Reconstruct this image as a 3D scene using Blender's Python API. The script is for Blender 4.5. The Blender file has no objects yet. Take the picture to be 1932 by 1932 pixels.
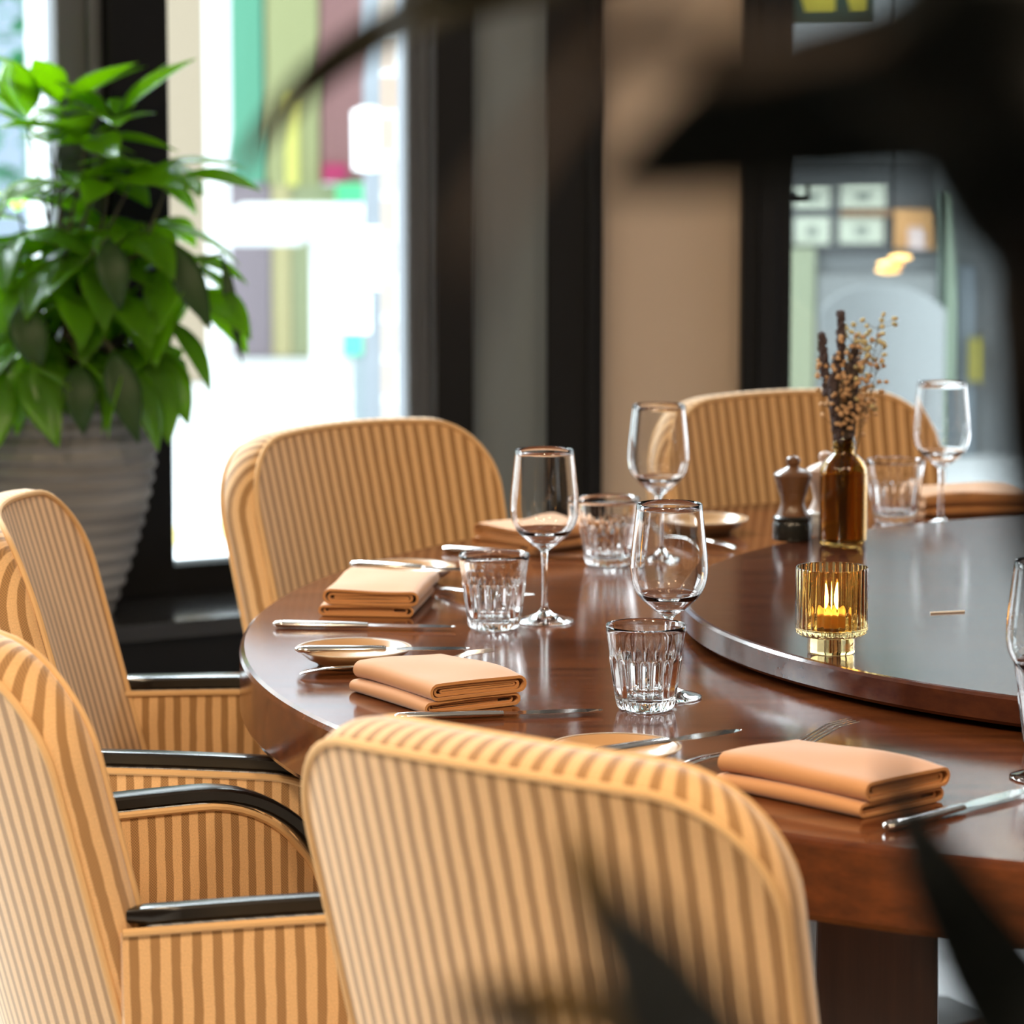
import bpy, math, random
from mathutils import Vector, Matrix
random.seed(7)
S = bpy.context.scene
COL = S.collection
PI = math.pi

# ------------------------------------------------------------------ camera, world, lights
FPX, PITCH, CAMZ, TT = 6727.0, 0.1343, 1.4776, 0.75      # focal length in pixels, pitch, eye height, table top
cam_d = bpy.data.cameras.new('camera'); cam = bpy.data.objects.new('camera', cam_d); COL.objects.link(cam)
cam.location = (0, 0, CAMZ); cam.rotation_euler = (PI/2 - PITCH, 0, 0)
cam_d.sensor_width = 36; cam_d.lens = FPX/1932*36
cam_d.clip_end = 200; cam_d.clip_start = 0.05
cam_d.dof.use_dof = True; cam_d.dof.focus_distance = 3.85; cam_d.dof.aperture_fstop = 6.0
S.camera = cam

world = bpy.data.worlds.new('overcast_sky'); S.world = world; world.use_nodes = True
wn = world.node_tree.nodes; bg = wn['Background']
bg.inputs[0].default_value = (0.90, 0.96, 1.0, 1); bg.inputs[1].default_value = 4.2

S.view_settings.view_transform = 'Standard'; S.view_settings.look = 'None'
S.view_settings.exposure = 0.0; S.view_settings.gamma = 1.0
S.view_settings.use_curve_mapping = False
S.cycles.max_bounces = 14; S.cycles.transmission_bounces = 14; S.cycles.glossy_bounces = 6
S.cycles.transparent_max_bounces = 16
S.cycles.blur_glossy = 0.5

def area(name, loc, target, sx, sy, power, color, spread=PI):
    l = bpy.data.lights.new(name, 'AREA'); l.shape = 'RECTANGLE'; l.size = sx; l.size_y = sy
    l.energy = power; l.color = color; l.spread = spread
    o = bpy.data.objects.new(name, l); COL.objects.link(o); o.location = loc
    o.rotation_euler = (Vector(target) - Vector(loc)).to_track_quat('-Z', 'Y').to_euler()
    return o
DAY = (0.86, 0.93, 1.0); WARM = (1.0, 0.76, 0.50)
# daylight of the open sky over the street, outside the two glazed walls
area('window_daylight', (-2.0, 8.3, 4.4), (-0.3, 5.0, 0.8), 3.0, 1.9, 1650, DAY)
area('side_window_daylight', (-4.9, 5.9, 2.6), (0.4, 4.8, 0.9), 2.6, 2.0, 270, DAY)
area('door_daylight', (1.2, 8.3, 4.1), (0.7, 5.6, 0.8), 2.8, 1.4, 800, DAY)
# warm ceiling lamps of the dining room
for i, (x, y, p) in enumerate([(-1.1, 1.3, 58), (0.1, 1.9, 30), (1.7, 1.9, 30), (-1.9, 2.9, 14)]):
    area('ceiling_lamp_light', (x, y, 2.85), (x*0.6, y + 1.1, 0.8), 0.28, 0.28, p, WARM)

# ------------------------------------------------------------------ helpers
CP, SP = math.cos(PITCH), math.sin(PITCH)
def ray(u, v):
    a = (u - 966)/FPX; b = -(v - 966)/FPX
    return Vector((a, CP + b*SP, -SP + b*CP))
def at(u, v, z):                     # a sight line met with a level at height z
    d = ray(u, v); t = (z - CAMZ)/d.z
    return Vector((d.x*t, d.y*t, z))
def aty(u, v, y):                    # a sight line met with the depth y
    d = ray(u, v); t = y/d.y
    return Vector((d.x*t, y, CAMZ + d.z*t))
def onpl(u, v, P, n):
    d = ray(u, v); o = Vector((0, 0, CAMZ)); t = (P - o).dot(n)/d.dot(n)
    return o + d*t

class MB:
    def __init__(s): s.v = []; s.f = []; s.uv = {}
    def add(s, vs, fs, uvs=None):
        b = len(s.v); s.v += [tuple(p) for p in vs]
        for k, f in enumerate(fs):
            if uvs: s.uv[len(s.f)] = [uvs[i] for i in f] if not isinstance(uvs[0], list) else uvs[k]
            s.f.append(tuple(b + i for i in f))
        return s
    def box(s, c, d, rz=0, M=None):
        vs = []
        for x in (-.5, .5):
            for y in (-.5, .5):
                for z in (-.5, .5):
                    p = Vector((x*d[0], y*d[1], z*d[2]))
                    if rz: p = Matrix.Rotation(rz, 3, 'Z') @ p
                    vs.append(p + Vector(c))
        if M: vs = [M @ p for p in vs]
        return s.add(vs, [(0, 1, 3, 2), (4, 6, 7, 5), (0, 4, 5, 1), (2, 3, 7, 6), (0, 2, 6, 4), (1, 5, 7, 3)])
    def lathe(s, prof, n=48, rf=None, c=(0, 0, 0), cap=True):
        vs = []; fs = []; m = len(prof)
        for i in range(n):
            a = 2*PI*i/n
            for j, (r, z) in enumerate(prof):
                rr = rf(r, z, a, j) if rf else r
                vs.append((c[0] + rr*math.cos(a), c[1] + rr*math.sin(a), c[2] + z))
        for i in range(n):
            k = (i + 1) % n
            for j in range(m - 1):
                fs.append((i*m + j, k*m + j, k*m + j + 1, i*m + j + 1))
        if cap:
            fs.append(tuple(i*m for i in range(n))[::-1]); fs.append(tuple(i*m + m - 1 for i in range(n)))
        return s.add(vs, fs)
    def sweep(s, path, ws, ts=None, n=10, up=(0, 0, 1), cap=True, sq=1.0):
        """elliptical sweep; ws half width sideways, ts half height along up"""
        P = [Vector(p) for p in path]; m = len(P)
        if not hasattr(ws, '__len__'): ws = [ws]*m
        if ts is None: ts = ws
        if not hasattr(ts, '__len__'): ts = [ts]*m
        vs = []; fs = []; U = Vector(up)
        for i in range(m):
            T = (P[min(i+1, m-1)] - P[max(i-1, 0)]).normalized()
            R = T.cross(U)
            if R.length < 1e-4: R = T.cross(Vector((0, 1, 0)))
            R.normalize(); N = R.cross(T)
            for k in range(n):
                a = 2*PI*k/n + PI/n
                ca, sa = math.cos(a), math.sin(a)
                ca = math.copysign(abs(ca)**sq, ca); sa = math.copysign(abs(sa)**sq, sa)
                vs.append(P[i] + R*ca*ws[i] + N*sa*ts[i])
        for i in range(m - 1):
            for k in range(n):
                l = (k + 1) % n
                fs.append((i*n + k, i*n + l, (i+1)*n + l, (i+1)*n + k))
        if cap:
            fs.append(tuple(range(n))[::-1]); fs.append(tuple((m-1)*n + k for k in range(n)))
        return s.add(vs, fs)
    def ball(s, c, r, n=8, m=6, sc=(1, 1, 1)):
        vs = []; fs = []
        for j in range(m + 1):
            t = PI*j/m
            for i in range(n):
                a = 2*PI*i/n
                vs.append((c[0] + r*sc[0]*math.sin(t)*math.cos(a), c[1] + r*sc[1]*math.sin(t)*math.sin(a), c[2] - r*sc[2]*math.cos(t)))
        for j in range(m):
            for i in range(n):
                k = (i + 1) % n
                fs.append((j*n + i, j*n + k, (j+1)*n + k, (j+1)*n + i))
        return s.add(vs, fs)
    def leaf(s, path, ws, nrm, fold=0.25, nx=2):
        """a leaf blade: midrib path, half widths, a folded cross section"""
        P = [Vector(p) for p in path]; m = len(P); vs = []; fs = []; uv = []
        N0 = Vector(nrm)
        for i in range(m):
            T = (P[min(i+1, m-1)] - P[max(i-1, 0)]).normalized()
            R = T.cross(N0); R.normalize(); N = R.cross(T)
            for k in range(-nx, nx + 1):
                q = k/nx
                vs.append(P[i] + R*ws[i]*q + N*ws[i]*fold*(abs(q)**1.4)); uv.append((q, i/(m-1)))
        w = 2*nx + 1
        for i in range(m - 1):
            for k in range(2*nx):
                fs.append((i*w + k, i*w + k + 1, (i+1)*w + k + 1, (i+1)*w + k))
        return s.add(vs, fs, uv)
    def build(s, name, mat=None, parent=None, smooth=True, bevel=0, seg=2, angle=35, solid=0):
        me = bpy.data.meshes.new(name); me.from_pydata(s.v, [], s.f)
        if s.uv:
            L = me.uv_layers.new(name='UVMap')
            for pi, poly in enumerate(me.polygons):
                if pi in s.uv:
                    for li, q in zip(poly.loop_indices, s.uv[pi]): L.data[li].uv = q
        me.validate(); me.update()
        import bmesh
        bm = bmesh.new(); bm.from_mesh(me); bmesh.ops.remove_doubles(bm, verts=bm.verts, dist=1e-6)
        if not solid: bmesh.ops.recalc_face_normals(bm, faces=bm.faces)
        bm.to_mesh(me); bm.free()
        if smooth:
            for p in me.polygons: p.use_smooth = True
            try: me.set_sharp_from_angle(angle=math.radians(angle))
            except Exception: pass
        o = bpy.data.objects.new(name, me); COL.objects.link(o)
        if mat: me.materials.append(mat)
        if parent: o.parent = parent
        if solid:
            md = o.modifiers.new('thickness', 'SOLIDIFY'); md.thickness = solid; md.offset = 0
        if bevel:
            md = o.modifiers.new('bevel', 'BEVEL'); md.width = bevel; md.segments = seg; md.limit_method = 'ANGLE'; md.angle_limit = math.radians(40)
        return o

def tag(o, label=None, cat=None, group=None, kind=None):
    if label: o['label'] = label
    if cat: o['category'] = cat
    if group: o['group'] = group
    if kind: o['kind'] = kind
    return o
def empty(name, loc=(0, 0, 0), rz=0):
    o = bpy.data.objects.new(name, None); COL.objects.link(o); o.empty_display_size = 0.05
    o.location = loc; o.rotation_euler = (0, 0, rz); return o
def copy_tree(o, parent=None):
    c = o.copy(); COL.objects.link(c)
    if parent: c.parent = parent
    for ch in list(o.children): copy_tree(ch, c)
    return c
def struct(o): o['kind'] = 'structure'; return o

# ------------------------------------------------------------------ materials
def mat(name, col=(.5, .5, .5), rough=.5, metal=0, **kw):
    m = bpy.data.materials.new(name); m.use_nodes = True
    b = m.node_tree.nodes['Principled BSDF']
    b.inputs['Base Color'].default_value = (*col, 1); b.inputs['Roughness'].default_value = rough
    b.inputs['Metallic'].default_value = metal
    for k, v in kw.items(): b.inputs[k].default_value = v
    return m
class NT:
    def __init__(s, m): s.t = m.node_tree; s.b = s.t.nodes['Principled BSDF']
    def n(s, typ, **kw):
        x = s.t.nodes.new(typ)
        for k, v in kw.items(): setattr(x, k, v)
        return x
    def l(s, a, b): s.t.links.new(a, b)
    def ramp(s, fac, stops):
        r = s.n('ShaderNodeValToRGB'); e = r.color_ramp.elements
        while len(e) < len(stops): e.new(.5)
        for q, (p, c) in zip(e, stops): q.position = p; q.color = (*c, 1)
        s.l(fac, r.inputs[0]); return r.outputs[0]
    def noise(s, scale=(1, 1, 1), det=4, coord='Object', sc=1.0, rough=.5):
        tc = s.n('ShaderNodeTexCoord'); mp = s.n('ShaderNodeMapping'); mp.inputs['Scale'].default_value = scale
        nz = s.n('ShaderNodeTexNoise'); nz.inputs['Detail'].default_value = det; nz.inputs['Scale'].default_value = sc; nz.inputs['Roughness'].default_value = rough
        s.l(tc.outputs[coord], mp.inputs[0]); s.l(mp.outputs[0], nz.inputs['Vector']); return nz.outputs['Fac']
    def bump(s, h, strength=.2, dist=.002):
        bp = s.n('ShaderNodeBump'); bp.inputs['Strength'].default_value = strength; bp.inputs['Distance'].default_value = dist
        s.l(h, bp.inputs['Height']); s.l(bp.outputs[0], s.b.inputs['Normal'])

def wood(name, a, b, rough, scale=(2.5, 40, 55), spec=.5):
    m = mat(name, a, rough); t = NT(m)
    f = t.noise(scale, 6, sc=1.0, rough=.6)
    t.l(t.ramp(f, [(.32, a), (.68, b)]), t.b.inputs['Base Color'])
    f2 = t.noise((6, 160, 160), 3, sc=1.0)
    r = t.n('ShaderNodeMapRange'); r.inputs[3].default_value = rough*.75; r.inputs[4].default_value = rough*1.3
    t.l(f2, r.inputs[0]); t.l(r.outputs[0], t.b.inputs['Roughness'])
    t.b.inputs['Specular IOR Level'].default_value = spec
    return m
M_table = wood('mahogany_wood', (.062, .018, .007), (.145, .041, .012), .13)
M_susan = wood('dark_mahogany_wood', (.045, .014, .009), (.085, .026, .012), .13)
M_leg = wood('dark_leg_wood', (.05, .014, .008), (.085, .026, .013), .35, (50, 50, 2))
M_arm = mat('black_lacquered_wood', (.010, .008, .007), .22)
M_black = mat('black_frame', (.006, .0065, .008), .55, 0, **{'Specular IOR Level': .15})
M_frame = mat('dark_grey_frame', (.10, .108, .125), .4)
M_ledge = mat('ledge_slate', (.030, .032, .037), .13)
M_grey = mat('grey_panel', (.15, .18, .20), .5)
M_tan = mat('tan_plaster', (.52, .40, .30), .75)
M_room = mat('dark_room_paint', (.10, .075, .055), .8)
M_ceil = mat('ceiling_paint', (.30, .26, .22), .85)

def stripes(name, light, dark, period=.0203, duty=.46):
    m = mat(name, light, .9); t = NT(m)
    uv = t.n('ShaderNodeUVMap'); sx = t.n('ShaderNodeSeparateXYZ'); t.l(uv.outputs[0], sx.inputs[0])
    nz = t.noise((30, 30, 30), 2, 'UV', 1.0)
    ml = t.n('ShaderNodeMath', operation='MULTIPLY_ADD'); t.l(nz, ml.inputs[0]); ml.inputs[1].default_value = .003
    t.l(sx.outputs[0], ml.inputs[2])
    dv = t.n('ShaderNodeMath', operation='DIVIDE'); t.l(ml.outputs[0], dv.inputs[0]); dv.inputs[1].default_value = period
    fr = t.n('ShaderNodeMath', operation='FRACT'); t.l(dv.outputs[0], fr.inputs[0])
    band = t.ramp(fr.outputs[0], [(.0, (0, 0, 0)), (.06, (1, 1, 1)), (duty, (1, 1, 1)), (duty + .06, (0, 0, 0))])
    # weave: fine threads, coarser inside the dark bands
    tc = t.n('ShaderNodeUVMap')
    w = t.n('ShaderNodeTexNoise'); w.inputs['Scale'].default_value = 1.0; w.inputs['Detail'].default_value = 2
    mp = t.n('ShaderNodeMapping'); mp.inputs['Scale'].default_value = (900, 500, 1); t.l(tc.outputs[0], mp.inputs[0]); t.l(mp.outputs[0], w.inputs['Vector'])
    ck = t.n('ShaderNodeTexChecker'); ck.inputs['Scale'].default_value = 620; t.l(tc.outputs[0], ck.inputs['Vector'])
    lite = t.ramp(w.outputs['Fac'], [(.3, tuple(c*.86 for c in light)), (.7, tuple(min(1, c*1.1) for c in light))])
    mixd = t.n('ShaderNodeMix', data_type='RGBA'); t.l(ck.outputs['Fac'], mixd.inputs[0])
    mixd.inputs[6].default_value = (*[c*.8 for c in dark], 1); mixd.inputs[7].default_value = (*[min(1, c*1.35) for c in dark], 1)
    mx = t.n('ShaderNodeMix', data_type='RGBA'); t.l(band, mx.inputs[0]); t.l(lite, mx.inputs[6]); t.l(mixd.outputs[2], mx.inputs[7])
    t.l(mx.outputs[2], t.b.inputs['Base Color'])
    t.bump(w.outputs['Fac'], .25, .0008)
    t.b.inputs['Sheen Weight'].default_value = .5; t.b.inputs['Sheen Roughness'].default_value = .5
    t.b.inputs['Specular IOR Level'].default_value = .2
    return m
M_fab = stripes('striped_fabric', (.69, .43, .212), (.31, .168, .066))
M_pipe = mat('piping_fabric', (.64, .40, .19), .9)

M_glass = mat('clear_glass', (1, 1, 1), 0.0, 0, **{'Transmission Weight': 1.0, 'IOR': 1.47})
M_amberribs = mat('amber_candle_glass', (1.0, .74, .33), 0.02, 0, **{'Transmission Weight': 1.0, 'IOR': 1.47})
M_amber = mat('amber_bottle_glass', (.52, .30, .08), 0.03, 0, **{'Transmission Weight': 1.0, 'IOR': 1.47})
M_steel = mat('polished_steel', (.78, .76, .74), .13, 1)
M_plate = mat('caramel_glaze', (.50, .29, .14), .22)
def pane_mat(tint=(.94, .97, .96)):
    m = bpy.data.materials.new('window_glass'); m.use_nodes = True; t = m.node_tree; t.nodes.clear()
    o = t.nodes.new('ShaderNodeOutputMaterial'); mx = t.nodes.new('ShaderNodeMixShader'); tr = t.nodes.new('ShaderNodeBsdfTransparent')
    gl = t.nodes.new('ShaderNodeBsdfGlossy'); gl.inputs['Roughness'].default_value = .02
    fr = t.nodes.new('ShaderNodeFresnel'); fr.inputs[0].default_value = 1.35
    tr.inputs[0].default_value = (*tint, 1)
    t.links.new(fr.outputs[0], mx.inputs[0]); t.links.new(tr.outputs[0], mx.inputs[1]); t.links.new(gl.outputs[0], mx.inputs[2]); t.links.new(mx.outputs[0], o.inputs[0])
    return m
M_pane = pane_mat(); M_pane2 = pane_mat((.65, .67, .66))
def cloth_mat():
    m = mat('orange_napkin_cloth', (.50, .225, .075), .8); t = NT(m)
    f = t.noise((900, 900, 900), 2); t.bump(f, .12, .0006)
    t.b.inputs['Sheen Weight'].default_value = .35; t.b.inputs['Sheen Roughness'].default_value = .4
    return m
M_nap = cloth_mat()
def leafmat(name, col, trans, rough=.3, amt=.45):
    m = mat(name, col, rough); t = NT(m)
    tl = t.n('ShaderNodeBsdfTranslucent'); tl.inputs[0].default_value = (*trans, 1)
    mx = t.n('ShaderNodeMixShader'); mx.inputs[0].default_value = amt
    out = [x for x in t.t.nodes if x.type == 'OUTPUT_MATERIAL'][0]
    t.l(t.b.outputs[0], mx.inputs[1]); t.l(tl.outputs[0], mx.inputs[2]); t.l(mx.outputs[0], out.inputs[0])
    return m
M_leafg = leafmat('green_leaf', (.075, .18, .015), (.50, .80, .03), .26, .58)
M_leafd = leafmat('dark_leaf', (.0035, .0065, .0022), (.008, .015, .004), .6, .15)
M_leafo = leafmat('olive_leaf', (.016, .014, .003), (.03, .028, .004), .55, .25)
M_leafb = leafmat('dry_brown_leaf', (.075, .032, .008), (.09, .04, .008), .6, .3)
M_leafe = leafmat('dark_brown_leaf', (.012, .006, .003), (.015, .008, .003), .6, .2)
M_leafy = leafmat('yellowed_leaf', (.30, .19, .04), (.4, .26, .05), .6, .35)
M_stem = mat('plant_stem', (.06, .05, .025), .7)
M_soil = mat('potting_soil', (.03, .02, .014), .95)

# ------------------------------------------------------------------ the setting
W0 = Vector((-.615, 6.527, 0)); WD = Vector((.881, .473, 0)); WN = Vector((-.473, .881, 0))     # glazed wall on the left: a point, along, outwards
WROT = math.atan2(WD.y, WD.x)
def wp(t, n, z): return W0 + WD*t + WN*n + Vector((0, 0, z))
def wall_t(u, v, n=0):
    p = onpl(u, v, W0 + WN*n, WN); return (p - W0).dot(WD)
YW = 6.78                                                                                          # wall on the right
def bx(u): return (u - 966)/FPX*YW/CP*CP
def wx(u, v=600): return aty(u, v, YW).x

floor_m = mat('pale_stone_floor', (.7, .7, .7), .25)
t_ = NT(floor_m); t_.l(t_.ramp(t_.noise((1.5, 1.5, 1.5), 5), [(.3, (.66, .67, .69)), (.7, (.76, .77, .78))]), t_.b.inputs['Base Color'])
CORN = W0 + WD*.545
flo = MB(); XL = -5.2; tL = (XL - W0.x)/WD.x; PL = wp(tL, 0, 0)
flo.add([(PL.x, PL.y, 0), (CORN.x, CORN.y, 0), (CORN.x, YW, 0), (4.2, YW, 0), (4.2, -2.5, 0), (XL, -2.5, 0)], [(0, 1, 2, 3, 4, 5)])
struct(flo.build('floor', floor_m, smooth=False))
cei = MB(); cei.add([(PL.x, PL.y, 3), (CORN.x, CORN.y, 3), (CORN.x, YW, 3), (4.2, YW, 3), (4.2, -2.5, 3), (XL, -2.5, 3)], [(0, 1, 2, 3, 4, 5)])
struct(cei.build('ceiling', M_ceil, smooth=False))
struct(MB().box((-.5, -2.55, 1.5), (9.4, .1, 3)).build('wall_back', M_room, smooth=False))
struct(MB().box((4.25, 2.1, 1.5), (.1, 9.3, 3)).build('wall_right', M_room, smooth=False))
struct(MB().box((XL - .05, .8, 1.5), (.1, 6.6, 3)).build('wall_left', M_room, smooth=False))

def wbox(mb, t0, t1, n0, n1, z0, z1):
    c = wp((t0+t1)/2, (n0+n1)/2, (z0+z1)/2); return mb.box(c, (t1-t0, n1-n0, z1-z0), WROT)
# low wall under the glazing, with its ledge
lw = MB(); wbox(lw, tL, .42, -.30, .06, 0, .42)
struct(lw.build('wall_front', M_black, smooth=False))
lg = MB(); wbox(lg, tL, .40, -.327, .0, .42, .45)
struct(lg.build('trim_1', M_ledge, smooth=False, bevel=.004))
hd = MB(); wbox(hd, tL, .56, -.04, .06, 2.75, 3.0)
struct(hd.build('trim_2', M_black, smooth=False))
# mullion between the two windows
tm0 = wall_t(205, 100, -.05); tm1 = wall_t(318, 100, -.05)
ml = MB(); wbox(ml, tm0, tm1, -.05, .06, .45, 2.75)
struct(ml.build('trim_3', M_black, smooth=False, bevel=.004))
tr0 = wall_t(772, 500); tr1 = wall_t(830, 500)
# window_1: the pane right of the mullion
fr = MB(); wbox(fr, tm1, tr1, -.03, .05, 2.69, 2.75)
wbox(fr, tr0, tr0 + (tr1-tr0)*.42, .0, .05, .50, 2.69); wbox(fr, tr0 + (tr1-tr0)*.36, tr0 + (tr1-tr0)*.6, -.012, .05, .50, 2.69)
wbox(fr, tr0 + (tr1-tr0)*.6, tr1, -.03, .05, .50, 2.69)
w1 = struct(fr.build('window_1', M_frame, smooth=False, bevel=.003))
fr = MB(); wbox(fr, tm1, tr1, -.03, .05, .4501, .50); fr.build('bottom_rail', M_black, w1, smooth=False, bevel=.003)
pn = MB(); wbox(pn, tm1, tr0, .016, .022, .50, 2.69); pn.build('pane', M_pane, w1, smooth=False)
# window_2: left of the mullion, running on beyond the frame of the photo
fr = MB(); ta = wall_t(104, 100); tb = wall_t(158, 100); tc_ = wall_t(176, 100)
wbox(fr, ta, tb, -.01, .05, .50, 2.69); wbox(fr, tb, tc_, -.03, .05, .50, 2.69); wbox(fr, tc_, tm0, -.02, .05, .50, 2.69)
wbox(fr, tL, tm0, -.03, .05, .45, .50); wbox(fr, tL, tm0, -.03, .05, 2.69, 2.75)
for k in (1.9, 3.7): wbox(fr, tm0 - k - .1, tm0 - k, -.03, .05, .5, 2.69)
w2 = struct(fr.build('window_2', M_frame, smooth=False, bevel=.003))
pn = MB(); wbox(pn, tL, ta, .016, .022, .50, 2.69); pn.build('pane', M_pane, w2, smooth=False)
# corner post and the wall on the right
x0, x1 = wx(826), wx(893)
struct(MB().box(((x0+x1)/2, YW + .02, 1.5), (x1-x0, .16, 3)).build('trim_4', M_black, smooth=False))
xg1, xp1, xt1, xd1 = wx(1031), wx(1136), wx(1396), wx(1488)
struct(MB().box(((x1+xg1)/2, YW + .06, 1.5), (xg1-x1, .08, 3)).build('wall_far', M_grey, smooth=False))
pp = MB(); pp.box(((xg1+xp1)/2, YW + .01, 1.5), (xp1-xg1, .14, 3)); pp.box((xg1 + (xp1-xg1)*.80, YW - .065, 1.5), ((xp1-xg1)*.18, .02, 3))
struct(pp.build('trim_5', M_black, smooth=False, bevel=.003))
struct(MB().box(((xp1+xt1)/2, YW + .06, 1.5), (xt1-xp1, .08, 3)).build('wall_panel', M_tan, smooth=False))
pp = MB(); pp.box(((xt1+xd1)/2, YW + .01, 1.5), (xd1-xt1, .14, 3)); pp.box((xt1 + (xd1-xt1)*.52, YW - .065, 1.5), ((xd1-xt1)*.40, .02, 3))
struct(pp.build('trim_6', M_black, smooth=False, bevel=.003))
xe = wx(2010)
dr = MB()
dr.box(((xd1+xe)/2, YW + .02, .09), (xe-xd1, .06, .18)); dr.box(((xd1+xe)/2, YW + .02, 2.72), (xe-xd1, .06, .56))
dr.box((xe + .05, YW + .02, 1.5), (.10, .06, 3))
d1 = struct(dr.build('door_1', M_black, smooth=False))
MB().box(((xd1+xe)/2, YW + .02, 1.31), (xe-xd1, .008, 2.26)).build('pane', M_pane2, d1, smooth=False)
h = MB(); q = aty(1515, 372, YW)
h.box((q.x - .006, YW - .012, q.z), (.030, .03, .010)); h.box((q.x + .007, YW - .02, q.z + .014), (.008, .012, .034)); h.box((q.x - .016, YW - .01, q.z + .006), (.006, .03, .012))
h.build('door_handle', M_black, d1, smooth=False, bevel=.002)
# glazing running on along the right wall beyond the frame
struct(MB().box((2.9, YW + .03, 2.6), (4.2 - xe, .06, .8)).build('wall_lintel', M_black, smooth=False))
struct(MB().box((2.9, YW + .03, .15), (4.2 - xe, .06, .3)).build('wall_plinth', M_black, smooth=False))

# teal sticker with yellow lettering on the door glass, the top of it out of frame
sg = empty('door_sign'); q = aty(1495, 47, YW - .0); qr = aty(1650, 47, YW)
sg.location = (q.x, YW + .012, q.z)
tag(sg, 'dark teal sign with yellow green letter strokes at the top of the glass door', 'sign')
px = (qr.x - q.x)/155
MB().box((px*78, 0, .10), (px*156, .003, .20)).build('sign_board', mat('teal_sign', (.012, .085, .085), .4), sg, smooth=False)
st = MB(); M_yel = mat('yellow_green_print', (.62, .70, .10), .5)
for (a, b, c, d) in ((25, 82, -5, 82), (112, 142, 82, 142)):
    st.add([(px*a, -.0022, px*22), (px*b, -.0022, px*22), (px*d, -.0022, px*125), (px*c, -.0022, px*125)], [(0, 1, 2, 3)])
st.build('lettering', M_yel, sg, smooth=False)

# ------------------------------------------------------------------ the street outside
M_pave = mat('pale_paving', (.62, .64, .66), .8)
pv = MB(); a = wp(tL, .06, -.02); b = wp(.55, .06, -.02)
pv.add([(a.x, a.y, -.02), (b.x, b.y, -.02), (b.x, YW + .1, -.02), (12, YW + .1, -.02), (14, 45, -.02), (-20, 45, -.02), (-20, a.y, -.02)], [(0, 1, 2, 3, 4, 5, 6)])
struct(pv.build('pavement', M_pave, smooth=False))
# yellow kerb line close to the window
ym = at(335, 1000, 0); ym2 = at(450, 985, 0)
k = MB(); dv = (ym2 - ym).normalized(); nn = Vector((-dv.y, dv.x, 0))
pl_ = [ym - dv*2 - nn*.15, ym2 + dv*.6 - nn*.15, ym2 + dv*.6 + nn*.15, ym - dv*2 + nn*.15]
k.add([(p.x, p.y, -.016) for p in pl_], [(0, 1, 2, 3)])
struct(k.build('trim_7', mat('yellow_kerb_line', (.62, .52, .20), .8), smooth=False))

def slab_y(mb, u0, u1, v0, v1, y, dep):
    p = aty(u0, v1, y); q_ = aty(u1, v0, y)
    return mb.box(((p.x+q_.x)/2, y + dep/2, (p.z+q_.z)/2), (abs(q_.x-p.x), dep, abs(q_.z-p.z)))
YH = 16.4
ho = empty('painted_hoarding', (0, YH, 0)); tag(ho, 'tall hoarding painted in green, yellow and maroon bands across the street', 'hoarding')
def hpanel(u0, u1, v0, v1, col, ex=0):
    p = aty(u0, v1, YH); q_ = aty(u1, v0, YH)
    z0 = max(p.z, -.02)
    MB().box(((p.x+q_.x)/2, .06 - ex, (z0 + q_.z)/2), (q_.x-p.x, .1, q_.z-z0)).build('panel', mat('hoarding_paint', col, .7), ho, smooth=False)
hpanel(436, 498, -250, 345, (.10, .33, .22)); hpanel(498, 602, -250, 350, (.33, .35, .17)); hpanel(602, 800, -250, 345, (.26, .13, .13))
hpanel(436, 512, 345, 672, (.24, .20, .23)); hpanel(512, 550, 350, 672, (.46, .41, .22)); hpanel(550, 800, 350, 672, (.30, .33, .19))
hpanel(636, 690, 345, 390, (.10, .62, .28), .12); hpanel(540, 562, 180, 350, (.62, .60, .16), .02); hpanel(610, 655, 310, 342, (.42, .03, .12), .04)
for (nm, u0, u1, v1, y, dep, col, lab) in (
    ('wall_pier', 318, 392, 690, 15.2, .5, (.36, .29, .21), 'cream rendered pier standing left of the white pole outside'),
    ('grey_pillar', 688, 724, 800, 12.0, .3, (.21, .23, .26), 'grey pillar beside the brick pier outside the window')):
    p = aty(u0, v1, y); q_ = aty(u1, 0, y)
    r_ = empty(nm, ((p.x+q_.x)/2, y + dep/2, -.02)); tag(r_, lab, 'pillar')
    mm = mat(nm + '_render', col, .8)
    MB().box((0, 0, 1.7), (q_.x-p.x, dep, 3.4)).build('shaft', mm, r_, smooth=False, bevel=.01)
    MB().box((0, 0, .06), (q_.x-p.x + .03, dep + .03, .12)).build('base', mm, r_, smooth=False, bevel=.01)
bd_ = empty('added_building', (-.05, 21, -.02)); tag(bd_, 'pale building added behind the painted hoarding to whiten the table reflection', 'building')  # added so the table top mirrors something pale above the hoarding
MB().box((0, .5, 3.2), (5.1, 1, 6.4)).build('wall', mat('pale_render', (.78, .77, .82), .8), bd_, smooth=False)
for x in (-1.9, -.6, .7, 2.0):
    for z in (5.2,): MB().box((x, -.02, z), (.8, .06, 1.3)).build('window', mat('building_window', (.10, .12, .14), .2), bd_, smooth=False)
# white poles
M_white = mat('white_paint', (.86, .88, .90), .5)
for (u, hw, y, lab) in ((413, 21, 13.6, 'tall white pole between the cream pier and the painted hoarding'), (84, 24, 13.0, 'tall white pole behind the left window above the potted plant')):
    p = aty(u, 600, y); r_ = empty('street_pole', (p.x, y, -.02)); tag(r_, lab, 'pole', 'white poles on the street')
    rr = hw/FPX*y
    MB().lathe([(rr, 0), (rr, 3.5)], 20).build('shaft', M_white, r_)
    MB().lathe([(rr*1.8, 0), (rr*1.8, .04), (rr*1.1, .07)], 20).build('base', M_white, r_)
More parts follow.
